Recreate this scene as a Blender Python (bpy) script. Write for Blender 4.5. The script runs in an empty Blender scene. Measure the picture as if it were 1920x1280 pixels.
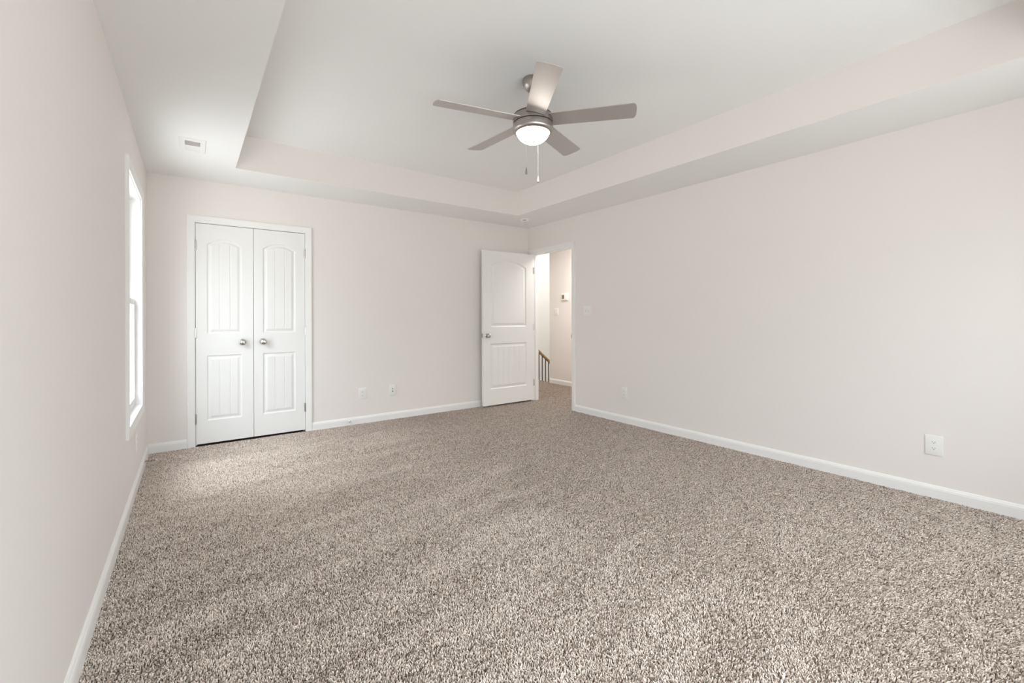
import bpy, bmesh, math, random
import numpy as np
from mathutils import Matrix, Vector
random.seed(7)
S = bpy.context.scene
COL = S.collection
PI = math.pi

# ------------------------------------------------------------------ room size (metres)
XL, XR, YB, YF, H = -0.312, 3.891, 4.943, -0.48, 2.44      # left, right, back, front walls, soffit height
TX0, TX1, TY0, TY1, TH = 0.307, 3.285, 0.13, 4.377, 2.7296  # tray recess
WT = 0.115                                                  # wall thickness
HX = 5.21                                                   # hall wall

# ------------------------------------------------------------------ camera
F_PX, CY_PX = 824.13, 595.09
yaw, pitch, roll = 0.6305, -0.0006, -0.0024
fw = Vector((math.sin(yaw), math.cos(yaw), 0)); rt = Vector((math.cos(yaw), -math.sin(yaw), 0)); up = Vector((0, 0, 1))
fw, up = math.cos(pitch)*fw + math.sin(pitch)*up, math.cos(pitch)*up - math.sin(pitch)*fw
rt, up = math.cos(roll)*rt + math.sin(roll)*up, math.cos(roll)*up - math.sin(roll)*rt
cam = bpy.data.cameras.new('camera')
cam.sensor_fit = 'HORIZONTAL'; cam.sensor_width = 36.0; cam.lens = F_PX*36/1920
cam.shift_y = (CY_PX-640)/1920
cam.clip_start = 0.02
co = bpy.data.objects.new('camera', cam); COL.objects.link(co)
m = Matrix((rt, up, -fw)).transposed().to_4x4(); m.translation = (0, 0, 1.1753)
co.matrix_world = m
S.camera = co

# ------------------------------------------------------------------ world, daylight, exposure
W = bpy.data.worlds.new('overcast_sky'); S.world = W; W.use_nodes = True
wn = W.node_tree
def wnode(t): return wn.nodes.new(t)
_tc = wnode('ShaderNodeTexCoord'); _sp = wnode('ShaderNodeSeparateXYZ'); _mr = wnode('ShaderNodeMapRange'); _rp = wnode('ShaderNodeValToRGB')
wn.links.new(_tc.outputs['Generated'], _sp.inputs[0]); _mr.inputs['From Min'].default_value = -1.0; _mr.inputs['From Max'].default_value = 1.0
wn.links.new(_sp.outputs['Z'], _mr.inputs['Value']); wn.links.new(_mr.outputs[0], _rp.inputs[0])
# sunlit pale ground below, darker trees along the horizon, bright overcast sky above
_el = _rp.color_ramp.elements
def skyc(z, k, tint): return ((z+1)/2, (k*tint[0], k*tint[1], k*tint[2], 1))
GROUND, SKYT = (0.97, 1.0, 1.0), (0.93, 1.01, 1.07)
_st = [skyc(-1, 0.66, GROUND), skyc(-0.30, 0.68, GROUND), skyc(-0.08, 0.60, GROUND), skyc(0.06, 0.60, SKYT), skyc(0.30, 0.9, SKYT), skyc(0.55, 1.4, SKYT), skyc(1, 2.0, SKYT)]
_el[0].position, _el[0].color = _st[0]; _el[1].position, _el[1].color = _st[-1]
for p_, c_ in _st[1:-1]:
    _x = _el.new(p_); _x.color = c_
wn.links.new(_rp.outputs[0], wn.nodes['Background'].inputs[0])
wn.nodes['Background'].inputs[1].default_value = 7.6
S.view_settings.view_transform = 'Standard'; S.view_settings.look = 'None'
S.view_settings.gamma = 1.0; S.view_settings.use_curve_mapping = False
S.view_settings.exposure = 0.25
S.cycles.max_bounces = 14; S.cycles.diffuse_bounces = 10; S.cycles.glossy_bounces = 4
S.cycles.transparent_max_bounces = 12; S.cycles.transmission_bounces = 6
S.cycles.sample_clamp_indirect = 8.0
S.cycles.use_denoising = True
S.cycles.caustics_reflective = False; S.cycles.caustics_refractive = False

def portal(name, loc, direction, sx, sy):
    l = bpy.data.lights.new(name, 'AREA'); l.shape = 'RECTANGLE'; l.size = sx; l.size_y = sy
    l.cycles.is_portal = True
    o = bpy.data.objects.new(name, l); COL.objects.link(o); o.location = loc
    o.rotation_euler = Vector(direction).to_track_quat('-Z', 'Y').to_euler()
    return o
# window openings: (wall, u0, u1, v0, v1)
WIN_L = ('left', 3.485, 4.383, 0.518, 2.078)
WIN_F = [('front', -0.05, 0.85, 0.518, 2.078), ('front', 1.05, 1.95, 0.518, 2.078), ('front', 2.35, 3.15, 0.518, 2.078)]
portal('daylight_left', (XL-0.135, 3.934, 1.298), (1, 0, 0), 1.56, 0.9)
for _, a, b, c, d in WIN_F:
    portal('daylight_front', ((a+b)/2, YF-0.135, (c+d)/2), (0, 1, 0), b-a, d-c)

def room_lamp(name, loc, direction, sx, sy, power, color):
    l = bpy.data.lights.new(name, 'AREA'); l.shape = 'RECTANGLE'; l.size = sx; l.size_y = sy
    l.energy = power; l.color = color
    o = bpy.data.objects.new(name, l); COL.objects.link(o); o.location = loc
    o.rotation_euler = Vector(direction).to_track_quat('-Z', 'Y').to_euler()
room_lamp('hall_lamp', (4.55, 4.55, 2.42), (0, 0, -1), 0.7, 0.7, 27, (1.0, 0.97, 0.93))
room_lamp('foyer_daylight', (7.5, 7.2, 3.6), (0, 0.8, -0.6), 1.6, 1.2, 62, (1.0, 1.0, 1.0))

# ------------------------------------------------------------------ materials
def new_mat(name):
    mt = bpy.data.materials.new(name); mt.use_nodes = True
    return mt, mt.node_tree, mt.node_tree.nodes['Principled BSDF']
def paint(name, rgb, rough=0.6, bump=0.02, scale=350, spec=0.35):
    mt, nt, b = new_mat(name)
    b.inputs['Base Color'].default_value = (*rgb, 1); b.inputs['Roughness'].default_value = rough
    b.inputs['Specular IOR Level'].default_value = spec
    if bump:
        tc = nt.nodes.new('ShaderNodeTexCoord'); n = nt.nodes.new('ShaderNodeTexNoise')
        n.inputs['Scale'].default_value = scale; n.inputs['Detail'].default_value = 2
        bp = nt.nodes.new('ShaderNodeBump'); bp.inputs['Strength'].default_value = bump; bp.inputs['Distance'].default_value = 0.002
        nt.links.new(tc.outputs['Object'], n.inputs['Vector']); nt.links.new(n.outputs[0], bp.inputs['Height'])
        nt.links.new(bp.outputs[0], b.inputs['Normal'])
    return mt
M = {}
M['wall'] = paint('greige_wall_paint', (0.828, 0.792, 0.764), 0.7, 0.05, 220, 0.2)
M['ceiling'] = paint('ceiling_white', (0.88, 0.885, 0.88), 0.8, 0.05, 160, 0.15)
M['trim'] = paint('trim_white', (0.86, 0.86, 0.845), 0.42, 0, 0, 0.4)
M['door'] = paint('door_white', (0.85, 0.85, 0.835), 0.45, 0.05, 260, 0.4)
M['plastic'] = paint('white_plastic', (0.85, 0.85, 0.83), 0.35, 0)
M['dark'] = paint('dark_slot', (0.10, 0.095, 0.09), 0.6, 0)
M['slot'] = paint('switch_slot_shade', (0.42, 0.41, 0.40), 0.6, 0)  # grey holds the shade inside the toggle opening
M['black'] = paint('gap_black', (0.02, 0.02, 0.02), 0.5, 0)
M['vent_shade'] = paint('vent_shade_grey', (0.76, 0.74, 0.725), 0.7, 0)  # shade inside the register put into the grey of duct and louvers
M['screen'] = paint('brown_display', (0.22, 0.16, 0.09), 0.3, 0)
M['foyer'] = paint('foyer_white', (0.86, 0.84, 0.80), 0.7, 0)
M['vinyl'] = paint('window_vinyl', (0.82, 0.82, 0.81), 0.35, 0)
M['iron'] = paint('bronze_iron', (0.10, 0.08, 0.065), 0.5, 0)
M['tip'] = paint('white_rubber', (0.82, 0.80, 0.76), 0.6, 0)

def metal(name, rgb, rough, aniso=0.0, metallic=1.0, brush=True):
    mt, nt, b = new_mat(name)
    b.inputs['Base Color'].default_value = (*rgb, 1); b.inputs['Metallic'].default_value = metallic
    b.inputs['Roughness'].default_value = rough; b.inputs['Anisotropic'].default_value = aniso
    if aniso:
        tg = nt.nodes.new('ShaderNodeTangent'); tg.direction_type = 'RADIAL'; tg.axis = 'Z'; nt.links.new(tg.outputs[0], b.inputs['Tangent'])
    if brush:
        tc = nt.nodes.new('ShaderNodeTexCoord'); mp = nt.nodes.new('ShaderNodeMapping'); mp.inputs['Scale'].default_value = (30, 30, 900)
        n = nt.nodes.new('ShaderNodeTexNoise'); n.inputs['Scale'].default_value = 1.0; n.inputs['Detail'].default_value = 3
        mr = nt.nodes.new('ShaderNodeMapRange'); mr.inputs['To Min'].default_value = rough*0.85; mr.inputs['To Max'].default_value = rough*1.15
        nt.links.new(tc.outputs['Object'], mp.inputs['Vector']); nt.links.new(mp.outputs[0], n.inputs['Vector'])
        nt.links.new(n.outputs[0], mr.inputs['Value']); nt.links.new(mr.outputs[0], b.inputs['Roughness'])
    return mt
M['nickel'] = metal('brushed_nickel', (0.42, 0.392, 0.365), 0.30, 0.75)
M['knob'] = metal('satin_nickel', (0.60, 0.575, 0.55), 0.22, brush=False)
M['blade'] = metal('silver_blade', (0.60, 0.575, 0.555), 0.52, metallic=0.85, brush=False)
M['chain'] = metal('chain_metal', (0.75, 0.73, 0.70), 0.3, brush=False)

def dome_mat():
    mt, nt, b = new_mat('lit_frosted_glass')
    b.inputs['Base Color'].default_value = (0.9, 0.88, 0.84, 1); b.inputs['Roughness'].default_value = 0.35
    b.inputs['Emission Color'].default_value = (1.0, 0.925, 0.84, 1); b.inputs['Emission Strength'].default_value = 16.0
    return mt
M['dome'] = dome_mat()
def glass_mat():
    mt = bpy.data.materials.new('window_glass'); mt.use_nodes = True; nt = mt.node_tree; nt.nodes.clear()
    out = nt.nodes.new('ShaderNodeOutputMaterial'); mx = nt.nodes.new('ShaderNodeMixShader')
    tr = nt.nodes.new('ShaderNodeBsdfTransparent'); gl = nt.nodes.new('ShaderNodeBsdfGlossy'); fr = nt.nodes.new('ShaderNodeLayerWeight'); pw = nt.nodes.new('ShaderNodeMath'); pw.operation = 'POWER'; pw.inputs[1].default_value = 5.0
    fa = nt.nodes.new('ShaderNodeMath'); fa.operation = 'MULTIPLY_ADD'; fa.inputs[1].default_value = 0.9; fa.inputs[2].default_value = 0.035
    gl.inputs['Roughness'].default_value = 0.02; fr.inputs['Blend'].default_value = 0.5
    nt.links.new(fr.outputs['Facing'], pw.inputs[0]); nt.links.new(pw.outputs[0], fa.inputs[0])
    nt.links.new(fa.outputs[0], mx.inputs[0]); nt.links.new(tr.outputs[0], mx.inputs[1]); nt.links.new(gl.outputs[0], mx.inputs[2])
    nt.links.new(mx.outputs[0], out.inputs[0]); return mt
M['glass'] = glass_mat()
def oak_mat():
    mt, nt, b = new_mat('oak_handrail'); b.inputs['Roughness'].default_value = 0.4
    tc = nt.nodes.new('ShaderNodeTexCoord'); mp = nt.nodes.new('ShaderNodeMapping'); mp.inputs['Scale'].default_value = (3, 60, 60)
    n = nt.nodes.new('ShaderNodeTexNoise'); n.inputs['Scale'].default_value = 2; n.inputs['Detail'].default_value = 4
    cr = nt.nodes.new('ShaderNodeValToRGB'); cr.color_ramp.elements[0].color = (0.36, 0.19, 0.08, 1); cr.color_ramp.elements[1].color = (0.56, 0.34, 0.17, 1)
    nt.links.new(tc.outputs['Object'], mp.inputs[0]); nt.links.new(mp.outputs[0], n.inputs['Vector']); nt.links.new(n.outputs[0], cr.inputs[0]); nt.links.new(cr.outputs[0], b.inputs['Base Color'])
    return mt
M['oak'] = oak_mat()

def carpet_mat():
    mt, nt, b = new_mat('twist_pile_carpet')
    N, Lk = nt.nodes.new, nt.links.new
    b.inputs['Roughness'].default_value = 0.95; b.inputs['Specular IOR Level'].default_value = 0.08
    b.inputs['Sheen Weight'].default_value = 0.0; b.inputs['Sheen Roughness'].default_value = 0.5
    b.inputs['Sheen Tint'].default_value = (0.95, 0.92, 0.95, 1)
    tc = N('ShaderNodeTexCoord')
    # yarn tips: warped cells
    wn = N('ShaderNodeTexNoise'); wn.inputs['Scale'].default_value = 120; wn.inputs['Detail'].default_value = 1
    Lk(tc.outputs['Object'], wn.inputs['Vector'])
    wa = N('ShaderNodeVectorMath'); wa.operation = 'MULTIPLY_ADD'; wa.inputs[1].default_value = (0.006, 0.006, 0.0)
    Lk(wn.outputs['Color'], wa.inputs[0]); Lk(tc.outputs['Object'], wa.inputs[2])
    v = N('ShaderNodeTexVoronoi'); v.inputs['Scale'].default_value = 150; v.feature = 'F1'
    Lk(wa.outputs[0], v.inputs['Vector'])
    sep = N('ShaderNodeSeparateColor'); Lk(v.outputs['Color'], sep.inputs[0])
    n2 = N('ShaderNodeTexNoise'); n2.inputs['Scale'].default_value = 420; n2.inputs['Detail'].default_value = 2
    Lk(tc.outputs['Object'], n2.inputs['Vector'])
    mixv = N('ShaderNodeMath'); mixv.operation = 'MULTIPLY_ADD'; mixv.inputs[1].default_value = 0.5
    Lk(sep.outputs[0], mixv.inputs[0]); 
    h2 = N('ShaderNodeMath'); h2.operation = 'MULTIPLY'; h2.inputs[1].default_value = 0.5; Lk(n2.outputs[0], h2.inputs[0])
    Lk(h2.outputs[0], mixv.inputs[2])
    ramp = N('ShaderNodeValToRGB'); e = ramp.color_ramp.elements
    e[0].position = 0.12; e[0].color = (0.05, 0.036, 0.026, 1)  # dark browns stand for the shade down between the tufts
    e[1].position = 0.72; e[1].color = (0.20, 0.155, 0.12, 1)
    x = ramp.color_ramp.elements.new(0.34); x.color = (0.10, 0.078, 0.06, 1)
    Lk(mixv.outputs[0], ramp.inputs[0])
    # vacuum strokes: light and dark of brushed pile tinted into the colour
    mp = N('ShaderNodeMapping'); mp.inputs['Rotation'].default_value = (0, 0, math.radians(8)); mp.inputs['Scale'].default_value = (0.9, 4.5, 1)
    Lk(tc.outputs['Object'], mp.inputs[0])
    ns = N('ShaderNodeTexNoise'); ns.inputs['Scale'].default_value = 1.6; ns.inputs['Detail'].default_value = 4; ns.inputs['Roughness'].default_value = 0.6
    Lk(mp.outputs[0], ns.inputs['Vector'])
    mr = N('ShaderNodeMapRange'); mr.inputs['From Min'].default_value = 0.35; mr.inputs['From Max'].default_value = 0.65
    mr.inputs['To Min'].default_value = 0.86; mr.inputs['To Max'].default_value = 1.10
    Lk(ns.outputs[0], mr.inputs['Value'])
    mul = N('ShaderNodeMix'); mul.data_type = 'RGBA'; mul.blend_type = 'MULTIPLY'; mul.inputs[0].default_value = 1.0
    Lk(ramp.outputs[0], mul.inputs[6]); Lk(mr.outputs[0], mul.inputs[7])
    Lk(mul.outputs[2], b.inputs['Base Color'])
    # pile relief
    inv = N('ShaderNodeMath'); inv.operation = 'SUBTRACT'; inv.inputs[0].default_value = 1.0; Lk(v.outputs['Distance'], inv.inputs[1])
    hs = N('ShaderNodeMath'); hs.operation = 'MULTIPLY_ADD'; hs.inputs[1].default_value = 0.8; Lk(inv.outputs[0], hs.inputs[0]); Lk(mixv.outputs[0], hs.inputs[2])
    bp = N('ShaderNodeBump'); bp.inputs['Strength'].default_value = 0.8; bp.inputs['Distance'].default_value = 0.006
    Lk(hs.outputs[0], bp.inputs['Height']); Lk(bp.outputs[0], b.inputs['Normal'])
    return mt
M['carpet'] = carpet_mat()

def yarn_mat():
    mt, nt, b = new_mat('carpet_yarn'); b.inputs['Roughness'].default_value = 0.9; b.inputs['Specular IOR Level'].default_value = 0.1
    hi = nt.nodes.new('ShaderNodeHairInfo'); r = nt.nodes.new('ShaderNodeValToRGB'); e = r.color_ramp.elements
    e[0].position = 0.0; e[0].color = (0.19, 0.140, 0.100, 1); e[1].position = 1.0; e[1].color = (0.84, 0.752, 0.680, 1)  # beige tones; the dark brown strands paint shade of gaps in the pile
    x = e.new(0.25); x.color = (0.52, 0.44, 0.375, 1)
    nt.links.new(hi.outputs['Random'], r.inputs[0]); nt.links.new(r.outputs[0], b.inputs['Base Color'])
    return mt
M['yarn'] = yarn_mat()

# ------------------------------------------------------------------ mesh builder
class MB:
    def __init__(s, fmap=None):
        s.v = []; s.f = []; s.mi = []; s.map = fmap or (lambda a, b, c: (a, b, c)); s.cur = 0
    def add(s, vs, fs):
        o = len(s.v); s.v += [s.map(*p) for p in vs]; s.f += [tuple(i+o for i in f) for f in fs]; s.mi += [s.cur]*len(fs); return s
    def box(s, a0, a1, b0, b1, c0, c1, bev=0.0):
        if bev <= 0:
            vs = [(a, b, c) for a in (a0, a1) for b in (b0, b1) for c in (c0, c1)]
            return s.add(vs, [(0,1,3,2),(4,6,7,5),(0,4,5,1),(2,3,7,6),(0,2,6,4),(1,5,7,3)])
        bm = bmesh.new(); bmesh.ops.create_cube(bm, size=1)
        for q in bm.verts:
            q.co = Vector(((a0+a1)/2+q.co.x*(a1-a0), (b0+b1)/2+q.co.y*(b1-b0), (c0+c1)/2+q.co.z*(c1-c0)))
        bmesh.ops.bevel(bm, geom=bm.edges[:], offset=bev, segments=3, profile=0.5, affect='EDGES')
        bm.verts.index_update()
        s.add([tuple(q.co) for q in bm.verts], [[q.index for q in f.verts] for f in bm.faces]); bm.free(); return s
    def lathe(s, prof, n=48, c=(0, 0, 0), axis=2):
        """prof: list of (r, h) along the axis; r=0 ends close to a point"""
        vs = []; fs = []; rings = []
        def place(r, h, t):
            x, y = r*math.cos(t), r*math.sin(t)
            p = {2: (x, y, h), 1: (x, h, y), 0: (h, x, y)}[axis]
            return (p[0]+c[0], p[1]+c[1], p[2]+c[2])
        for r, h in prof:
            if r < 1e-6: rings.append([len(vs)]); vs.append(place(0, h, 0))
            else:
                rings.append(list(range(len(vs), len(vs)+n))); vs += [place(r, h, 2*PI*k/n) for k in range(n)]
        for A, B in zip(rings, rings[1:]):
            for k in range(n):
                k2 = (k+1) % n
                if len(A) == 1 and len(B) == 1: continue
                if len(A) == 1: fs.append((A[0], B[k], B[k2]))
                elif len(B) == 1: fs.append((A[k], A[k2], B[0]))
                else: fs.append((A[k], A[k2], B[k2], B[k]))
        for R_ in (rings[0], rings[-1]):
            if len(R_) > 1: fs.append(tuple(R_))
        return s.add(vs, fs)
    def tube(s, pts, r, n=10):
        pts = [Vector(p) for p in pts]; vs = []; fs = []
        for i, p in enumerate(pts):
            t = (pts[min(i+1, len(pts)-1)]-pts[max(i-1, 0)]).normalized()
            a = t.orthogonal().normalized() if i == 0 else (a-t*a.dot(t)).normalized()
            b = t.cross(a)
            vs += [tuple(p+r*(math.cos(2*PI*k/n)*a+math.sin(2*PI*k/n)*b)) for k in range(n)]
        for i in range(len(pts)-1):
            for k in range(n): fs.append((i*n+k, i*n+(k+1) % n, (i+1)*n+(k+1) % n, (i+1)*n+k))
        fs += [tuple(range(n)), tuple(range((len(pts)-1)*n, len(pts)*n))]
        return s.add(vs, fs)
    def build(s, name, mat, parent=None, origin=(0, 0, 0), smooth=None, label=None):
        me = bpy.data.meshes.new(name)
        me.from_pydata([(x-origin[0], y-origin[1], z-origin[2]) for x, y, z in s.v], [], s.f)
        bm = bmesh.new(); bm.from_mesh(me); bmesh.ops.recalc_face_normals(bm, faces=bm.faces[:]); bm.to_mesh(me); bm.free()
        for mt in (mat if isinstance(mat, (list, tuple)) else [mat]): me.materials.append(mt)
        if any(s.mi): me.polygons.foreach_set('material_index', s.mi)
        if smooth is not None:
            me.polygons.foreach_set('use_smooth', [True]*len(me.polygons)); me.set_sharp_from_angle(angle=math.radians(smooth))
        o = bpy.data.objects.new(name, me); COL.objects.link(o)
        if parent: o.parent = parent
        else: o.location = origin
        if label: o['label'] = label
        return o
def tag(o, label, cat, group=None, kind=None):
    o['label'] = label; o['category'] = cat
    if group: o['group'] = group
    if kind: o['kind'] = kind
    return o
def thing(name, label, cat, loc, group=None, kind=None):
    o = bpy.data.objects.new(name, None); COL.objects.link(o); o.location = loc; o.empty_display_size = 0.1
    return tag(o, label, cat, group, kind)
def copy_tree(o, parent=None):
    c = o.copy(); COL.objects.link(c)
    if parent: c.parent = parent
    for ch in list(o.children): copy_tree(ch, c)
    return c
# wall coordinates: u along the wall, v up, w out of the wall into the room
MAP = {'left': lambda u, v, w: (XL+w, u, v), 'right': lambda u, v, w: (XR-w, u, v), 'back': lambda u, v, w: (u, YB-w, v),
       'front': lambda u, v, w: (u, YF+w, v), 'hall': lambda u, v, w: (HX-w, u, v)}

# ------------------------------------------------------------------ setting: walls with real openings
def wall(name, fmap, u0, u1, v0, v1, thick, holes, label, mat=None):
    us = sorted({u0, u1, *[h[0] for h in holes], *[h[1] for h in holes]}); vs = sorted({v0, v1, *[h[2] for h in holes], *[h[3] for h in holes]})
    b = MB(fmap); idx = {}
    def vid(i, j, k):
        if (i, j, k) not in idx: idx[(i, j, k)] = len(b.v); b.v.append(fmap(us[i], vs[j], -thick*k))
        return idx[(i, j, k)]
    nu, nv = len(us)-1, len(vs)-1
    def solid(i, j):
        if not (0 <= i < nu and 0 <= j < nv): return False
        cu, cv = (us[i]+us[i+1])/2, (vs[j]+vs[j+1])/2
        return not any(h[0] < cu < h[1] and h[2] < cv < h[3] for h in holes)
    def face(*q): b.f.append(tuple(vid(*t) for t in q)); b.mi.append(0)
    for i in range(nu):
        for j in range(nv):
            if not solid(i, j): continue
            for k in (0, 1): face((i, j, k), (i+1, j, k), (i+1, j+1, k), (i, j+1, k))
            if not solid(i-1, j): face((i, j, 0), (i, j+1, 0), (i, j+1, 1), (i, j, 1))
            if not solid(i+1, j): face((i+1, j, 0), (i+1, j+1, 0), (i+1, j+1, 1), (i+1, j, 1))
            if not solid(i, j-1): face((i, j, 0), (i+1, j, 0), (i+1, j, 1), (i, j, 1))
            if not solid(i, j+1): face((i, j+1, 0), (i+1, j+1, 0), (i+1, j+1, 1), (i, j+1, 1))
    return tag(b.build(name, mat or M['wall']), label, 'wall', kind='structure')
JB = 0.018
def hole(w): return (w[1]-JB, w[2]+JB, w[3]-JB, w[4]+JB)
wall('wall_left', MAP['left'], YF-0.14, YB+0.9, -0.05, 2.9, 0.14, [hole(WIN_L)], 'greige painted wall with the tall window along the left side')
wall('wall_back', MAP['back'], XL, XR, -0.05, 2.9, WT, [(0.0255, 0.960, -0.05, 2.058)], 'greige painted end wall holding the white double closet doors')
wall('wall_right', MAP['right'], YF-0.14, 9.7, -0.05, 2.9, WT, [(4.027, 4.866, -0.05, 2.083)], 'long greige painted wall on the right with the open doorway at its far end')
wall('wall_front', MAP['front'], XL, XR, -0.05, 2.9, 0.14, [hole(w) for w in WIN_F], 'greige painted wall behind the viewer')
# closet interior
b = MB(); b.box(XL, 1.6, YB+0.75, YB+0.85, -0.05, 2.5); b.box(1.5, 1.6, YB+WT, YB+0.75, -0.05, 2.5); b.box(XL, 1.6, YB+WT, YB+0.85, 2.44, 2.5)
tag(b.build('wall_closet', M['wall']), 'inside walls of the closet behind the double doors', 'wall', kind='structure')
EDGE = 5.262
FZ = -0.008      # carpet backing; the pile stands on it and ends at z = 0
# hall and stairwell beyond the doorway
b = MB(); b.box(HX, HX+0.12, 2.2, 5.99, -0.05, 2.6); b.box(HX+0.12, 9.2, 5.87, 5.99, -3.0, 3.4)
tag(b.build('wall_hall', M['wall']), 'greige hall wall seen through the open doorway', 'wall', kind='structure')
b = MB(); b.box(XR+WT, HX+0.12, 2.1, 2.2, -0.05, 2.6)
tag(b.build('wall_hall_end', M['wall']), 'end wall of the hall, out of sight', 'wall', kind='structure')
b = MB(); b.box(XR+WT, 9.3, 9.6, 9.7, -3.0, 4.6); b.box(9.2, 9.3, 5.87, 9.6, -3.0, 4.6); b.box(XR+WT-0.1, XR+WT-0.001, 5.87, 9.7, 2.9, 4.6); b.box(XR+WT-0.1, XR+WT-0.001, 5.0, 9.7, -3.1, -0.05); b.box(XR+WT, 9.3, 5.87, 9.7, -3.1, -3.0)
b.box(XR+WT-0.1, EDGE, 5.87, 5.99, -3.0, -0.25)
tag(b.build('wall_stairwell', M['foyer']), 'bright white stairwell wall seen through the doorway behind the handrail', 'wall', kind='structure')
b = MB(); b.box(XR+WT, HX+0.12, 2.1, 5.99, 2.44, 2.6); b.box(XR+WT, 9.3, 5.87, 9.7, 4.4, 4.6); b.box(XR+WT, 9.3, 5.87, 5.99, 2.44, 4.6)
tag(b.build('ceiling_hall', M['ceiling']), 'white ceiling of the hall outside the doorway', 'ceiling', kind='structure')

# floor: bedroom, doorway and hall in one carpet, ending at the stair head
b = MB()
b.box(XL-0.14, XR+WT, YF-0.14, YB+0.9, -0.05, FZ)
b2 = [(XR+WT, 2.1), (HX+0.05, 2.1), (HX+0.05, 5.99), (EDGE, 5.99), (EDGE, 7.06), (XR+WT, 7.06)]
n = len(b2); o0 = len(b.v)
b.v += [(x, y, FZ) for x, y in b2] + [(x, y, -0.25) for x, y in b2]
b.f += [tuple(range(o0, o0+n)), tuple(range(o0+n, o0+2*n))] + [(o0+i, o0+(i+1) % n, o0+n+(i+1) % n, o0+n+i) for i in range(n)]; b.mi += [0]*(n+2)
floor = tag(b.build('floor', M['carpet']), 'greige twist pile carpet, darkened for gap shade, over the whole bedroom and hall floor', 'carpet', kind='structure')

# the pile itself: short twisted yarn ends, leaning in vacuum strokes, plus a lean added for brightness
def carpet_pile():
    rng = np.random.default_rng(11)
    sp = 0.0057
    rects = [(XL+0.004, XR-0.004, YF+0.004, YB-0.004), (XR-0.004, HX-0.004, 4.047, 4.846), (XR+WT, HX-0.006, 4.846, 5.99), (XR+WT, EDGE, 5.99, 7.0), (XR+WT, HX-0.006, 3.4, 4.047)]
    P = []
    for x0, x1, y0, y1 in rects:
        nx, ny = int((x1-x0)/sp), int((y1-y0)/sp)
        gx, gy = np.meshgrid(x0+(np.arange(nx)+0.5)*(x1-x0)/nx, y0+(np.arange(ny)+0.5)*(y1-y0)/ny)
        P.append(np.stack([gx.ravel(), gy.ravel()], 1)+rng.uniform(-0.45, 0.45, (nx*ny, 2))*sp)
    P = np.concatenate(P); n = len(P)
    # smooth lean field: strokes across the room plus patches
    def lat(px, py, seed, sx, sy):
        r = np.random.default_rng(seed); G = r.uniform(-1, 1, (64, 64)); u, v = (px/sx) % 63, (py/sy) % 63
        i, j = u.astype(int), v.astype(int); a, b = u-i, v-j; a = a*a*(3-2*a); b = b*b*(3-2*b)
        return (G[i, j]*(1-a)+G[i+1, j]*a)*(1-b)+(G[i, j+1]*(1-a)+G[i+1, j+1]*a)*b
    X, Y = P[:, 0]+2.0, P[:, 1]+2.0
    Yr = Y-0.16*X
    st = 0.8*lat(X, Yr, 1, 0.7, 0.13)+0.8*lat(X, Yr, 2, 0.30, 0.06)+0.4*lat(X, Y, 3, 0.5, 0.5)
    ss = lambda t: np.clip(t, 0, 1)**2*(3-2*np.clip(t, 0, 1))
    # lean added to lighten the back left of the carpet, darken its right
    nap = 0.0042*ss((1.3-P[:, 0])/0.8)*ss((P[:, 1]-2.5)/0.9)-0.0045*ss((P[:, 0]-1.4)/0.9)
    ang = rng.uniform(0, 2*PI, n); k = rng.uniform(0.1, 0.9, n)
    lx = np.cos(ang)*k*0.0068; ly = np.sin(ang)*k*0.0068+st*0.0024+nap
    hgt = 0.0088*rng.uniform(0.55, 1.12, n)
    V = np.zeros((n, 3, 3), np.float32)
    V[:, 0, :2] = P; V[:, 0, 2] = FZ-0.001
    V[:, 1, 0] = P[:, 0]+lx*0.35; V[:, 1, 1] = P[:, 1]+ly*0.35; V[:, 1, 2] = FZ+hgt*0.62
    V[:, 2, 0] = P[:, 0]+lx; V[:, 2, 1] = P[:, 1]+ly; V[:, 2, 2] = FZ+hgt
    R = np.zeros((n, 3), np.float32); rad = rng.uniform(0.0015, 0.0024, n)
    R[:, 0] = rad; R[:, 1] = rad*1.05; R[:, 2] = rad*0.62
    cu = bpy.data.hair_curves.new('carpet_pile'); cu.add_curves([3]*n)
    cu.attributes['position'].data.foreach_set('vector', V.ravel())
    (cu.attributes.get('radius') or cu.attributes.new('radius', 'FLOAT', 'POINT')).data.foreach_set('value', R.ravel())
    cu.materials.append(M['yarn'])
    o = bpy.data.objects.new('carpet_pile', cu); COL.objects.link(o)
    return tag(o, 'greige twist pile of the wall to wall carpet, dark strands for gap shade', 'carpet pile', kind='stuff')
S.cycles_curves.shape = 'THICK'
carpet_pile()

# tray ceiling: white soffit ring, greige upstand, white top
b = MB(); X0, X1, Y0, Y1 = XL-0.14, XR+WT, YF-0.14, YB+WT
ring = [(X0, Y0), (X1, Y0), (X1, Y1), (X0, Y1)]; inn = [(TX0, TY0), (TX1, TY0), (TX1, TY1), (TX0, TY1)]
b.v = [(x, y, H) for x, y in ring] + [(x, y, H) for x, y in inn] + [(x, y, TH) for x, y in inn] + [(x, y, 3.0) for x, y in ring]
for i in range(4):
    j = (i+1) % 4
    b.f += [(i, j, 4+j, 4+i), (4+i, 4+j, 8+j, 8+i), (i, j, 12+j, 12+i)]; b.mi += [0, 1, 0]
b.f += [(8, 9, 10, 11), (12, 13, 14, 15)]; b.mi += [0, 0]
tag(b.build('ceiling', [M['ceiling'], M['wall']]), 'white tray ceiling with greige painted upstand around its raised centre', 'ceiling', kind='structure')

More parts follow.
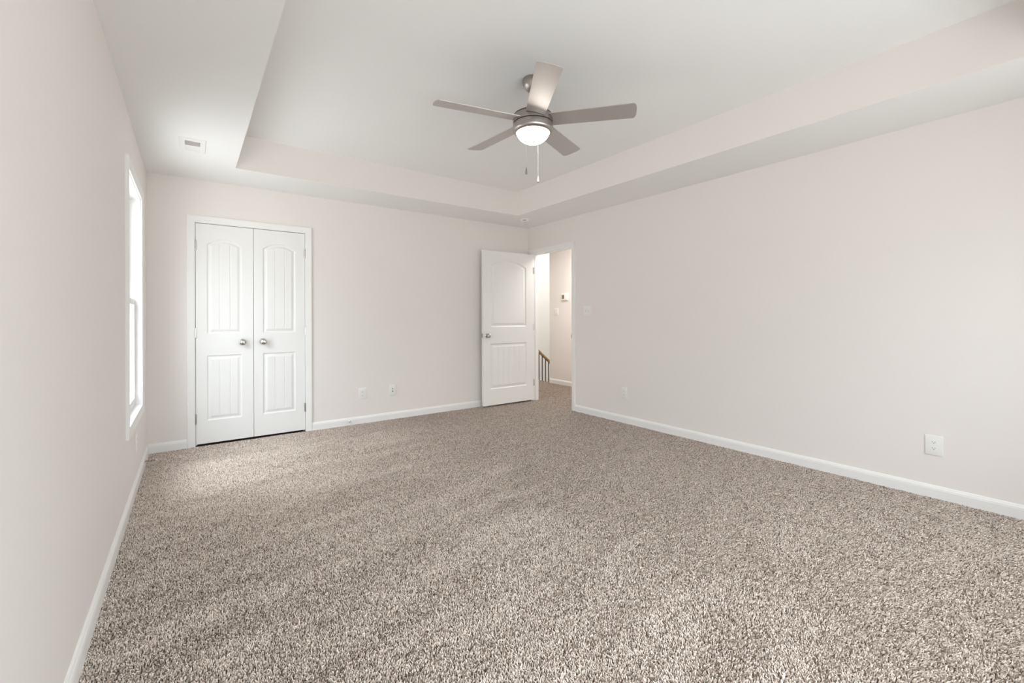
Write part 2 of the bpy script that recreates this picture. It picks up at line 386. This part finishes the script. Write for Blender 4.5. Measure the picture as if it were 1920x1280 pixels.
# ------------------------------------------------------------------ baseboards
BBP = [(0, -0.008), (0.014, -0.008), (0.014, 0.054), (0.0125, 0.060), (0.0125, 0.064), (0.009, 0.070), (0.0065, 0.0765), (0.004, 0.080), (0, 0.080)]  # (w, v)
def baseboard(name, wl, u0, u1, label, m0=0, m1=0):
    b = MB(MAP[wl]); n = len(BBP); vs = []
    for u, mit in ((u0, m0), (u1, -m1)): vs += [(u+mit*w, v, w) for w, v in BBP]
    b.add(vs, [tuple(range(n)), tuple(range(n, 2*n))] + [(i, (i+1) % n, n+(i+1) % n, n+i) for i in range(n)])
    return tag(b.build(name, M['trim']), label, 'baseboard', kind='structure')
baseboard('baseboard_left', 'left', YF, YB, 'white baseboard running the length of the left wall', 1, 1)
baseboard('baseboard_back', 'back', XL, -0.0335, 'short white baseboard left of the closet doors', 1, 0)
baseboard('baseboard_back.001', 'back', 1.0165, XR, 'white baseboard between the closet and the open door', 0, 1)
baseboard('baseboard_right', 'right', YF, 3.987, 'white baseboard running the length of the right wall', 1, 0)
baseboard('baseboard_front', 'front', XL, XR, 'white baseboard behind the viewer', 1, 1)
baseboard('baseboard_hall', 'hall', 2.2, 5.99, 'white baseboard of the hall wall beyond the doorway', 0, 0)

# ------------------------------------------------------------------ casings
CAP = [(0, 0), (0, 0.010), (0.004, 0.012), (0.012, 0.0125), (0.022, 0.0145), (0.036, 0.0165), (0.046, 0.018), (0.054, 0.018), (0.0585, 0.015), (0.0585, 0)]  # (outward, thickness)
def casing(b, pts, closed=False):
    """pts: inner-edge corners (u,v) in order; outward is to the left of the walking direction"""
    n = len(pts); dirs = []
    for i in range(n if closed else n-1):
        d = Vector(pts[(i+1) % n])-Vector(pts[i]); d.normalize(); dirs.append(Vector((-d.y, d.x)))
    k = len(CAP); vs = []; fs = []
    for i in range(n):
        if closed: a, c = dirs[i-1], dirs[i]
        else: a, c = dirs[max(i-1, 0)], dirs[min(i, n-2)]
        off = (a+c)/(1+a.dot(c))
        vs += [(pts[i][0]+off.x*o, pts[i][1]+off.y*o, w) for o, w in CAP]
    for i in range(n if closed else n-1):
        j = (i+1) % n
        fs += [(i*k+q, i*k+(q+1) % k, j*k+(q+1) % k, j*k+q) for q in range(k)]
    if not closed: fs += [tuple(range(k)), tuple(range((n-1)*k, n*k))]
    b.add(vs, fs); return b

# ------------------------------------------------------------------ windows
def window(name, wl, u0, u1, v0, v1, label):
    fm = MAP[wl]; org = fm((u0+u1)/2, v0, 0)
    r = thing(name, label, 'window', org, kind='structure')
    b = MB(fm); casing(b, [(u0-0.005, v0-0.005), (u0-0.005, v1+0.005), (u1+0.005, v1+0.005), (u1+0.005, v0-0.005)], True)
    b.build('casing', M['trim'], r, org, 30)
    b = MB(fm)
    for q in ((u0-JB, u0, v0-JB, v1+JB), (u1, u1+JB, v0-JB, v1+JB), (u0, u1, v1, v1+JB), (u0, u1, v0-JB, v0)): b.box(*q, -0.14, 0.0)
    b.build('jamb', M['trim'], r, org)
    b = MB(fm); b.add([(u0, v0, -0.002), (u1, v0, -0.002), (u1, v0+0.022, -0.13), (u0, v0+0.022, -0.13), (u0, v0, -0.13), (u1, v0, -0.13)], [(0,1,2,3), (0,3,4), (1,5,2), (3,2,5,4), (0,4,5,1)])
    b.build('sill', M['vinyl'], r, org)
    vm = v0+0.80*0.0+ (1.318-0.518)  # meeting rail top
    for nm, a, c, w0, w1 in (('lower_sash', v0+0.008, vm, -0.064, -0.032), ('upper_sash', vm-0.042, v1-0.002, -0.100, -0.068)):
        s = 0.042; bb = 0.052 if nm == 'lower_sash' else 0.042
        b = MB(fm)
        b.box(u0+0.002, u0+s, a, c, w0, w1, 0.003); b.box(u1-s, u1-0.002, a, c, w0, w1, 0.003)
        b.box(u0+s-0.004, u1-s+0.004, a, a+bb, w0, w1, 0.003); b.box(u0+s-0.004, u1-s+0.004, c-0.042, c, w0, w1, 0.003)
        if nm == 'lower_sash': b.box((u0+u1)/2-0.03, (u0+u1)/2+0.03, c-0.004, c+0.014, w0+0.004, w1-0.002, 0.004)
        sh = b.build(nm, M['vinyl'], r, org)
        b = MB(fm); wm = (w0+w1)/2; b.box(u0+s-0.003, u1-s+0.003, a+bb-0.003, c-0.039, wm-0.002, wm+0.002)
        b.build('pane', M['glass'], sh, org)
    return r
window('window_1', *WIN_L, 'tall white double hung window in the left wall')
window('window_2', *WIN_F[0], 'left window behind the viewer')
window('window_3', *WIN_F[1], 'middle window behind the viewer')
window('window_4', *WIN_F[2], 'right window behind the viewer')

# ------------------------------------------------------------------ closet frame and doors
r = thing('trim_1', 'white moulded casing framing the double closet doors', 'door frame', (0.49, YB, 0), kind='structure')
fm = MAP['back']; org = (0.49, YB, 0)
casing(MB(fm), [(0.0255+0.0, 0.0), (0.0255, 2.0535), (0.9575, 2.0535), (0.9575, 0.0)]).build('casing', M['trim'], r, org, 30)
b = MB(fm); b.box(0.0256, 0.0305, 0, 2.0575, -WT, 0.0); b.box(0.9545, 0.9595, 0, 2.0575, -WT, 0.0); b.box(0.0305, 0.9545, 2.0485, 2.0575, -WT, 0.0)
b.box(0.0305, 0.0425, 0, 2.0485, -0.06, -0.045); b.box(0.9425, 0.9545, 0, 2.0485, -0.06, -0.045); b.box(0.0425, 0.9425, 2.0375, 2.0485, -0.06, -0.045)
b.build('jamb', M['trim'], r, org)

def sstep(t): t = min(max(t, 0.0), 1.0); return t*t*(3-2*t)
def leaf_mesh(fmap, u0, u1, v0, v1, w_front, thick, panels, bw, name, parent, org):
    """moulded two-panel leaf; panels: (pu0,pu1,pv0,pv1,rise,grooves)"""
    us = {u0, u1, u0+0.003, u1-0.003}; vs = {v0, v1}
    prof = [-0.002, 0.0, 0.003, 0.006, 0.010, 0.016, 0.020, 0.026, 0.032, bw-0.006, bw-0.002, bw, bw+0.003]
    for a, c, d, e, rise, gr in panels:
        for p in prof:
            us |= {round(a+p, 5), round(c-p, 5)}; vs |= {round(d+p, 5)}
            if rise == 0: vs.add(round(e-p, 5))
        for g in gr: us |= {round(g+q, 5) for q in (-0.0045, -0.002, 0, 0.002, 0.0045)}
        if rise:
            z = e-bw-0.012
            while z < e+rise+0.008: vs.add(round(z, 5)); z += 0.0035
    def fill(st, mx):
        st = sorted(st); o = [st[0]]
        for x in st[1:]:
            if x-o[-1] < 0.0006 and x != st[-1]: continue
            k = max(1, math.ceil((x-o[-1])/mx))
            a = o[-1]; o += [a+(x-a)*(i+1)/k for i in range(k)]
        return o
    us = fill(us, 0.012); vs = fill(vs, 0.05)
    def relief(u, v):
        for a, c, d, e, rise, gr in panels:
            t = (u-(a+c)/2)/((c-a)/2)
            top = e+rise*(1-t*t) if abs(t) < 1 else e
            s = min(u-a, c-u, v-d, top-v)
            if s <= 0: continue
            if s < 0.010: return -0.009*sstep(s/0.010)
            if s < 0.018: return -0.009
            if s < bw: return -0.009+0.0085*sstep((s-0.018)/(bw-0.018))
            h = -0.0005
            for g in gr:
                q = abs(u-g)
                if q < 0.0045: h -= 0.0040*(1-q/0.0045)*sstep((s-bw)/0.004)
            return h
        return 0.0
    nu, nv = len(us), len(vs)
    b = MB(fmap)
    verts = [(u, v, w_front+relief(u, v)) for v in vs for u in us]
    faces = [(j*nu+i, j*nu+i+1, (j+1)*nu+i+1, (j+1)*nu+i) for j in range(nv-1) for i in range(nu-1)]
    loop = [i for i in range(nu)] + [j*nu+nu-1 for j in range(1, nv)] + [(nv-1)*nu+i for i in range(nu-2, -1, -1)] + [j*nu for j in range(nv-2, 0, -1)]
    o = len(verts); verts += [(verts[i][0], verts[i][1], w_front-thick) for i in loop]; n = len(loop)
    faces += [(loop[k], loop[(k+1) % n], o+(k+1) % n, o+k) for k in range(n)] + [tuple(range(o, o+n))]
    b.add(verts, faces)
    return b.build(name, M['door'], parent, org, 32)
def knob(fmap, u, v, w, parent, org, side=1, name='door_knob'):
    """round knob on a rose; the axis is the wall's w direction"""
    b = MB(lambda x, y, z: fmap(u+x, v+y, w+side*z))
    b.lathe([(0, 0.0), (0.031, 0.0), (0.0315, 0.003), (0.029, 0.007), (0.020, 0.010), (0.0115, 0.012), (0.0105, 0.026), (0.0125, 0.030),
             (0.021, 0.034), (0.0265, 0.041), (0.0285, 0.049), (0.0265, 0.057), (0.021, 0.0625), (0.014, 0.065), (0.0125, 0.064), (0.010, 0.0645), (0, 0.0655)], 40)
    return b.build(name, M['knob'], parent, org, 35, label='round satin nickel knob')
def hinge(fmap, u, v, w, parent, org, plates=True):
    b = MB(lambda x, y, z: fmap(u+x, v+z, w+y))
    b.lathe([(0, -0.047), (0.004, -0.0465), (0.0062, -0.044), (0.0062, 0.044), (0.004, 0.0465), (0, 0.047)], 16, (0, 0.005, 0))
    if plates: b.box(-0.0085, -0.001, -0.001, 0.0015, -0.044, 0.044); b.box(0.001, 0.0085, -0.001, 0.0015, -0.044, 0.044)
    return b.build('hinge', M['knob'], parent, org, 35)
def closet_leaf(name, u0, u1, pan_u0, pan_u1, hu, ku, label, gr_up, gr_lo):
    org = (hu, YB, 0.0)
    root = thing(name, label, 'door', org, kind='structure')
    leaf_mesh(MAP['back'], u0, u1, 0.018, 2.0435, -0.002, 0.035, [(pan_u0, pan_u1, 1.026, 1.858, 0.055, gr_up), (pan_u0, pan_u1, 0.226, 0.828, 0, gr_lo)], 0.042, 'leaf', root, org)
    knob(MAP['back'], ku, 0.943, -0.002, root, org)
    for z in (1.84, 1.04, 0.25): hinge(MAP['back'], hu, z, 0.0, root, org)
    return root
closet_leaf('door_1', 0.0335, 0.4895, 0.117, 0.396, 0.0305, 0.398, 'left leaf of the white double closet doors', [0.216, 0.300], [0.216, 0.300])
closet_leaf('door_2', 0.4930, 0.9515, 0.571, 0.864, 0.9535, 0.572, 'right leaf of the white double closet doors', [0.680, 0.765], [0.680, 0.765])

# ------------------------------------------------------------------ entry door and frame
fm = MAP['right']; org = (XR, 4.45, 0)
YA, YZ, DT = 4.045, 4.848, 2.065
r = thing('trim_2', 'white casing and jamb around the open doorway in the right wall', 'door frame', org, kind='structure')
casing(MB(fm), [(YA-0.004, 0.0), (YA-0.004, DT+0.003), (YZ+0.005, DT+0.003), (YZ+0.005, 0.0)]).build('casing', M['trim'], r, org, 30)
b = MB(fm); b.box(YA-0.018, YA, 0, DT+0.018, -WT, 0); b.box(YZ, YZ+0.018, 0, DT+0.018, -WT, 0); b.box(YA, YZ, DT, DT+0.018, -WT, 0)
b.box(YA, YA+0.011, 0, DT-0.011, -0.085, -0.050); b.box(YZ-0.011, YZ, 0, DT-0.011, -0.085, -0.050); b.box(YA, YZ, DT-0.011, DT, -0.085, -0.050)
b.build('jamb', M['trim'], r, org)
b = MB(fm); b.box(YA, YA+0.002, 0.905, 0.965, -0.045, -0.002); b.box(YA, YA+0.010, 0.912, 0.958, -0.004, 0.010, 0.001)
b.build('strike_plate', M['knob'], r, org, label='metal strike plate')
# leaf stands open at right angles to its wall, in front of the back wall
LY = 4.810
fl = lambda u, v, w: (u, LY-w, v)
org = (XR, LY, 0)
root = thing('door_3', 'white panelled bedroom door standing open against the back wall', 'door', org, kind='structure')
leaf_mesh(fl, 3.049, 3.884, 0.022, 2.050, 0.0, 0.035, [(3.170, 3.757, 1.050, 1.852, 0.080, []), (3.158, 3.764, 0.232, 0.830, 0, [3.287, 3.374, 3.461, 3.547, 3.634])], 0.050, 'leaf', root, org)
knob(fl, 3.110, 0.937, 0.0, root, org)
knob(fl, 3.110, 0.937, -0.035, root, org, -1)
b = MB(fl); b.box(3.0475, 3.0495, 0.908, 0.966, -0.029, -0.006); b.box(3.040, 3.049, 0.930, 0.944, -0.023, -0.012, 0.002)
b.build('latch_plate', M['knob'], root, org, label='metal latch plate on the door edge')
for z in (1.83, 1.04, 0.26):
    hinge(fl, 3.8885, z, -0.003, root, org, False)

# ------------------------------------------------------------------ wall plates
def plate(b, u, v, w_, h_): b.box(u-w_/2, u+w_/2, v-h_/2, v+h_/2, 0.0, 0.0065, 0.003)
def receptacle(name, wl, u, v, w_, h_, label, group=None):
    fm = MAP[wl]; org = fm(u, v, 0); root = thing(name, label, 'outlet', org, group)
    b = MB(fm); plate(b, u, v, w_, h_); b.build('cover_plate', M['plastic'], root, org, 30)
    for dv in (0.0195, -0.0195):
        b = MB(fm)
        pts = [(0.0172*math.cos(t), max(-0.0125, min(0.0125, 0.0172*math.sin(t)))) for t in [2*PI*k/40 for k in range(40)]]
        b.add([(u+x, v+dv+y, z) for z in (0.004, 0.0078) for x, y in pts], [tuple(range(40)), tuple(range(40, 80))] + [(k, (k+1) % 40, 40+(k+1) % 40, 40+k) for k in range(40)])
        rc = b.build('receptacle', M['plastic'], root, org, 30)
        b = MB(fm)
        b.box(u-0.0072, u-0.0052, v+dv-0.001, v+dv+0.007, 0.0070, 0.0081); b.box(u+0.0052, u+0.0072, v+dv-0.001, v+dv+0.007, 0.0070, 0.0081)
        b.add([(u+0.0026*math.cos(t), v+dv-0.0065+0.0026*math.sin(t), z) for z in (0.0070, 0.0081) for t in [2*PI*k/12 for k in range(12)]],
              [tuple(range(12)), tuple(range(12, 24))] + [(k, (k+1) % 12, 12+(k+1) % 12, 12+k) for k in range(12)])
        b.build('slots', M['dark'], rc, org)
    b = MB(lambda x, y, z: fm(u+x, v+y, z)); b.lathe([(0, 0.0055), (0.0035, 0.0055), (0.0032, 0.0072), (0, 0.0075)], 14); b.build('screw', M['plastic'], root, org, 30)
    return root
receptacle('wall_outlet', 'back', 1.540, 0.329, 0.084, 0.122, 'white duplex outlet on the back wall right of the closet')
receptacle('wall_outlet', 'right', 3.214, 0.332, 0.080, 0.124, 'small distant white outlet on the right wall near the doorway')
receptacle('wall_outlet', 'right', 0.690, 0.339, 0.086, 0.128, 'large near white outlet on the right wall close to the viewer')
receptacle('wall_outlet', 'left', 3.985, 0.318, 0.078, 0.122, 'white outlet on the left wall below the window')
# cable plate with two jacks
fm = MAP['back']; u, v = 1.886, 0.337; org = fm(u, v, 0)
root = thing('cable_plate', 'white cable jack plate on the back wall, between the outlet and the open door', 'wall plate', org)
b = MB(fm); plate(b, u, v, 0.078, 0.124); b.build('cover_plate', M['plastic'], root, org, 30)
b = MB(lambda x, y, z: fm(u+x, v+0.014+y, z)); b.lathe([(0, 0.005), (0.0065, 0.005), (0.0065, 0.009), (0.0045, 0.009), (0.0045, 0.014), (0.002, 0.014), (0, 0.012)], 16)
b.build('coax_jack', M['knob'], root, org, 30, label='metal coaxial jack')
b = MB(fm); b.box(u-0.0065, u+0.0065, v-0.023, v-0.010, 0.0055, 0.0072); b.build('phone_jack', M['dark'], root, org)
b = MB(lambda x, y, z: fm(u+x, v+y, z))
for dv in (0.045, -0.045):
    b = MB(lambda x, y, z: fm(u+x, v+y, z)); b.lathe([(0, 0.0055), (0.003, 0.0055), (0.0028, 0.0070), (0, 0.0073)], 12, (0, dv, 0)); b.build('screw', M['plastic'], root, org, 30)

def toggle_plate(name, wl, u, v, w_, h_, offs, label):
    fm = MAP[wl]; org = fm(u, v, 0); root = thing(name, label, 'light switch', org)
    b = MB(fm); plate(b, u, v, w_, h_); b.build('cover_plate', M['plastic'], root, org, 30)
    for du, tilt in offs:
        b = MB(fm); b.box(u+du-0.0052, u+du+0.0052, v-0.012, v+0.012, 0.0062, 0.0068); sl = b.build('toggle_slot', M['slot'], root, org)
        b = MB(fm)
        b.add([(u+du-0.0045, v-0.008, 0.006), (u+du+0.0045, v-0.008, 0.006), (u+du+0.0045, v+0.008, 0.006), (u+du-0.0045, v+0.008, 0.006),
               (u+du-0.0035, v+tilt-0.003, 0.018), (u+du+0.0035, v+tilt-0.003, 0.018), (u+du+0.0035, v+tilt+0.003, 0.018), (u+du-0.0035, v+tilt+0.003, 0.018)],
              [(0,1,2,3), (4,5,6,7), (0,1,5,4), (1,2,6,5), (2,3,7,6), (3,0,4,7)])
        b.build('toggle', M['plastic'], root, org)
    return root
toggle_plate('light_switch', 'right', 3.777, 1.250, 0.124, 0.122, [(-0.023, 0.008), (0.023, -0.008)], 'white double toggle light switch on the right wall beside the doorway')
toggle_plate('light_switch', 'hall', 5.805, 1.273, 0.110, 0.125, [(0.0, -0.008)], 'white light switch on the hall wall seen through the doorway')
# thermostat
fm = MAP['hall']; u, v = 5.578, 1.524; org = fm(u, v, 0)
root = thing('thermostat', 'small white thermostat with dark display on the hall wall', 'thermostat', org)
b = MB(fm); b.box(u-0.075, u+0.075, v-0.06, v+0.06, 0, 0.026, 0.006); b.build('housing', M['plastic'], root, org, 30)
b = MB(fm); b.box(u+0.002, u+0.056, v-0.034, v+0.034, 0.0255, 0.0268); b.build('display', M['screen'], root, org, label='brown display')

# ------------------------------------------------------------------ door stops
def door_stop(wl, u, v, length, label, tilt=0.0):
    fm = MAP[wl]; org = fm(u, v, 0.014); root = thing('door_stop', label, 'door stop', org)
    b = MB(lambda x, y, z: fm(u+x, v+y+tilt*z, 0.013+z)); b.lathe([(0, 0), (0.011, 0), (0.011, 0.003), (0.006, 0.008), (0, 0.009)], 16)
    b.build('base', M['knob'], root, org, 30)
    b = MB(fm); pts = []
    for k in range(0, 16*14+1):
        t = 2*PI*k/14; z = 0.02+(length-0.014)*k/(16*14); pts.append((u+0.0048*math.cos(t), v+tilt*(z-0.013)+0.0048*math.sin(t), z))
    b.tube(pts, 0.0014, 5); b.build('spring', M['knob'], root, org, 60, label='coiled metal spring')
    b = MB(lambda x, y, z: fm(u+x, v+y+tilt*(length+0.0), 0.006+length+z)); b.lathe([(0, 0), (0.007, 0), (0.0075, 0.004), (0.0065, 0.011), (0, 0.012)], 16)
    b.build('tip', M['tip'], root, org, 30, label='white rubber tip')
    return root
door_stop('left', 4.53, 0.044, 0.072, 'spring door stop on the left baseboard near the corner', -0.05)
door_stop('back', 1.398, 0.044, 0.072, 'spring door stop on the back baseboard below the outlet', -0.05)

# ------------------------------------------------------------------ ceiling register
vx0, vx1, vy0, vy1 = -0.068, 0.090, 3.826, 4.124
org = ((vx0+vx1)/2, (vy0+vy1)/2, H); root = thing('ceiling_vent', 'white two-bank air register in the ceiling above the window', 'vent', org)
ix0, ix1, iy0, iy1 = -0.034, 0.056, 3.872, 4.082
def frame_ring(b, o, i, z0, z1, zi):
    (a0, a1, c0, c1), (e0, e1, g0, g1) = o, i
    P = [(a0, c0), (a1, c0), (a1, c1), (a0, c1)]; Q = [(e0, g0), (e1, g0), (e1, g1), (e0, g1)]
    vs = [(*p, z0) for p in P] + [(p[0]*0.97+org[0]*0.03, p[1]*0.97+org[1]*0.03, z1) for p in P] + [(*q, zi) for q in Q] + [(*q, z0+0.0) for q in Q]
    fs = []
    for k in range(4):
        n = (k+1) % 4
        fs += [(k, n, 4+n, 4+k), (4+k, 4+n, 8+n, 8+k), (8+k, 8+n, 12+n, 12+k), (12+k, 12+n, n, k)]
    b.add(vs, fs)
b = MB(); frame_ring(b, (vx0, vx1, vy0, vy1), (ix0, ix1, iy0, iy1), H, H-0.007, H-0.0075); b.box(ix0, ix1, 3.974, 3.982, H-0.007, H-0.001)
b.build('face_plate', M['trim'], root, org)
b = MB(); b.box(ix0, ix1, iy0, iy1, H-0.0006, H-0.0001); b.build('duct', M['vent_shade'], root, org)
b = MB()
for k in range(9):
    y = 3.879+k*0.0108
    b.add([(x, y+dy, H-0.0062+dz) for x in (ix0, ix1) for dy, dz in ((0, 0), (0.0012, 0), (0.0062, 0.0052), (0.0050, 0.0052))], [(0,1,2,3), (4,5,6,7), (0,1,5,4), (1,2,6,5), (2,3,7,6), (3,0,4,7)])
b.build('louver_bank', M['vent_shade'], root, org, label='louvers tilted open towards the viewer, greyed for their shade')
b = MB()
for k in range(9):
    y = 3.985+k*0.0108
    b.add([(x, y+dy, H-0.0010-dz) for x in (ix0, ix1) for dy, dz in ((0, 0), (0.0012, 0), (0.0100, 0.0052), (0.0088, 0.0052))], [(0,1,2,3), (4,5,6,7), (0,1,5,4), (1,2,6,5), (2,3,7,6), (3,0,4,7)])
b.build('louver_bank', M['trim'], root, org, label='white louvers facing the viewer')

# ------------------------------------------------------------------ smoke detector
org = (3.485, 4.495, H); root = thing('smoke_detector', 'round white smoke detector on the ceiling in the far corner', 'smoke detector', org)
b = MB(lambda x, y, z: (org[0]+x, org[1]+y, H-z)); b.lathe([(0, 0), (0.056, 0), (0.057, 0.006), (0.0545, 0.010), (0.053, 0.024), (0.046, 0.032), (0.030, 0.036), (0, 0.0365)], 40)
b.build('housing', M['plastic'], root, org, 30)
b = MB(); A = math.atan2(-org[1], -org[0])
for k in range(9):
    t0 = A-0.42+k*0.0933; t1 = t0+0.0933
    b.add([(org[0]+r_*math.cos(t), org[1]+r_*math.sin(t), z) for t in (t0, t1) for r_ in (0.050, 0.0545) for z in (H-0.0175, H-0.0245)], [(0,1,3,2), (4,5,7,6), (2,3,7,6), (0,1,5,4), (0,2,6,4), (1,3,7,5)])
b.build('sounder_slot', M['black'], root, org, label='dark slot in the housing')

# ------------------------------------------------------------------ ceiling fan
FX, FY = 1.811, 2.244
org = (FX, FY, TH)
fan = thing('ceiling_fan', 'five-blade brushed nickel ceiling fan with a lit dome hanging from the tray ceiling', 'ceiling fan', org)
fc = lambda x, y, z: (FX+x, FY+y, z)
b = MB(fc); b.lathe([(0, TH), (0.066, TH), (0.067, TH-0.012), (0.065, TH-0.030), (0.058, TH-0.048), (0.045, TH-0.065), (0.030, TH-0.078), (0.022, TH-0.082), (0, TH-0.083)], 56)
b.build('canopy', M['nickel'], fan, org, 40)
b = MB(fc); b.lathe([(0, 2.50), (0.0135, 2.50), (0.0135, TH-0.075), (0, TH-0.075)], 24); b.build('downrod', M['nickel'], fan, org, 40)
b = MB(fc); b.lathe([(0, 2.532), (0.030, 2.532), (0.034, 2.528), (0.036, 2.512), (0.060, 2.508), (0.105, 2.505), (0.121, 2.500), (0.127, 2.494), (0.127, 2.491), (0.112, 2.490), (0.112, 2.4865),
                     (0.128, 2.486), (0.1295, 2.482), (0.1295, 2.4405), (0.112, 2.440), (0.112, 2.434), (0.10, 2.434), (0, 2.434)], 96)
b.build('motor_housing', M['nickel'], fan, org, 40)
b = MB(fc); b.lathe([(0.10, 2.4345), (0.130, 2.4345), (0.1315, 2.431), (0.1315, 2.405), (0.129, 2.394), (0.1235, 2.385), (0.116, 2.3795), (0.110, 2.3785), (0.1075, 2.381), (0.1065, 2.392), (0.10, 2.40)], 96)
b.build('light_band', M['nickel'], fan, org, 40)
b = MB(fc); prof = [(0, 2.397), (0.1055, 2.397)] + [(0.1060*math.cos(t), 2.386-0.074*math.sin(t)**1.0) for t in [PI/2*k/16 for k in range(16)]] + [(0, 2.312)]
b.lathe(prof, 64); b.build('glass_dome', M['dome'], fan, org, 50, label='lit frosted glass dome')
def blade_mesh():
    b = MB(); n = 40; P = []
    r0, r1, w0, w1 = 0.095, 0.655, 0.122, 0.143
    top = []; 
    for k in range(21): t = k/20; top.append((r0+(r1-0.020-r0)*t, (w0+(w1-w0)*t)/2))
    tip = []
    for k in range(1, 16):
        a = PI/2-PI*k/16; yy = (w1/2)*math.sin(a); 
        tip.append((r1-0.020+0.020*(1-abs(math.sin(a))**3.0)**0.55, yy))
    out = top+tip+[(x, -y) for x, y in reversed(top)]
    m_ = len(out); th = 0.0045
    vs = [(x, y, -th/2) for x, y in out]+[(x, y, th/2) for x, y in out]
    b.add(vs, [tuple(range(m_)), tuple(range(m_, 2*m_))]+[(k, (k+1) % m_, m_+(k+1) % m_, m_+k) for k in range(m_)])
    return b
a0 = math.radians(-13.0) - yaw
proto = None
for k in range(5):
    if proto is None:
        proto = blade_mesh().build('blade', M['blade'], fan, (0, 0, 0), 30); o = proto
        b = MB(); A_ = [math.radians(-28+56*i/14) for i in range(15)]; pl = [(0.1304*math.cos(t), 0.1304*math.sin(t)) for t in A_]+[(0.115*math.cos(t), 0.115*math.sin(t)) for t in reversed(A_)]
        b.add([(x, y, z) for z in (-0.0044, -0.0024) for x, y in pl], [tuple(range(30)), tuple(range(30, 60))]+[(i, (i+1) % 30, 30+(i+1) % 30, 30+i) for i in range(30)]); slot = b.build('slot_shade', M['black'], proto, (0, 0, 0), label='black strip for the shaded gap where the blade enters the housing')  # black strip added as the shade of the blade slot
    else:
        o = copy_tree(proto, fan)
    # clockwise edge carried higher
    o.matrix_local = Matrix.Translation((0, 0, 2.460-TH)) @ Matrix.Rotation(a0+k*2*PI/5, 4, 'Z') @ Matrix.Rotation(math.radians(-11.5), 4, 'X')
# pull chains
rtv = Vector((math.cos(yaw), -math.sin(yaw))); fwv = Vector((math.sin(yaw), math.cos(yaw)))
for lat, dep, z0, z1, pm, lab in ((-0.047, -0.109, 2.381, 2.118, 'nickel', 'pull chain with a grey metal pendant'), (0.040, 0.110, 2.380, 2.135, 'tip', 'pull chain with a white pendant')):
    p = rtv*lat+fwv*dep
    pc = lambda x, y, z, p=p: (FX+p.x+x, FY+p.y+y, z)
    b = MB(pc); nb = int((z0-z1)/0.0042)
    b.tube([(0, 0, z0+0.006), (0, 0, z1)], 0.0008, 6)
    for i in range(nb):
        zc = z0-(i+0.5)*(z0-z1)/nb; b.lathe([(0, zc+0.0016), (0.0014, zc+0.0008), (0.0014, zc-0.0008), (0, zc-0.0016)], 6)
    ch = b.build('pull_chain', M['chain'], fan, org, 60, label=lab)
    b = MB(pc); b.lathe([(0, z1), (0.003, z1-0.001), (0.0045, z1-0.012), (0.0068, z1-0.026), (0.0074, z1-0.034), (0.006, z1-0.041), (0, z1-0.044)], 20)
    b.build('pendant', M[pm], ch, org, 50)
    if pm == 'tip':
        b = MB(pc); b.lathe([(0, z1-0.038), (0.0069, z1-0.0385), (0.0058, z1-0.045), (0, z1-0.049)], 20); b.build('pendant_end', M['nickel'], ch, org, 50)

# ------------------------------------------------------------------ stairs and handrail beyond the hall
b = MB(); sy0, sy1 = 5.99, 7.06
for k in range(9):
    x0 = EDGE+k*0.235; b.box(x0, x0+0.237, sy0, sy1, -0.184*(k+1)-0.20, -0.184*(k+1))
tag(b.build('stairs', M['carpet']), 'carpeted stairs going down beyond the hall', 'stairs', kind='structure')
RY = 7.0
def rail_z(x): return 0.487-0.783*(x-5.788)
org = (5.40, RY, 0); root = thing('stair_railing', 'oak handrail on dark iron balusters going down the stairs beyond the doorway', 'railing', org)
b = MB(); prof = [(-0.028, -0.012), (0.028, -0.012), (0.032, 0.004), (0.027, 0.022), (0.012, 0.034), (-0.012, 0.034), (-0.027, 0.022), (-0.032, 0.004)]
n = len(prof); xa, xb = 5.33, 6.95
b.add([(x, RY+p, rail_z(x)+q*1.25-0.027) for x in (xa, xb) for p, q in prof], [tuple(range(n)), tuple(range(n, 2*n))]+[(i, (i+1) % n, n+(i+1) % n, n+i) for i in range(n)])
b.build('handrail', M['oak'], root, org, 40)
k = -5
while True:
    x = 5.797+k*0.0872; k += 1
    if x > 6.9: break
    if x < 5.40: continue
    st = int((x-EDGE)//0.235); zt = -0.184*(st+1)
    b = MB(); b.box(x-0.0075, x+0.0075, RY-0.0075, RY+0.0075, zt, rail_z(x)-0.040); b.build('baluster', M['iron'], root, org)
bpy.context.view_layer.update()
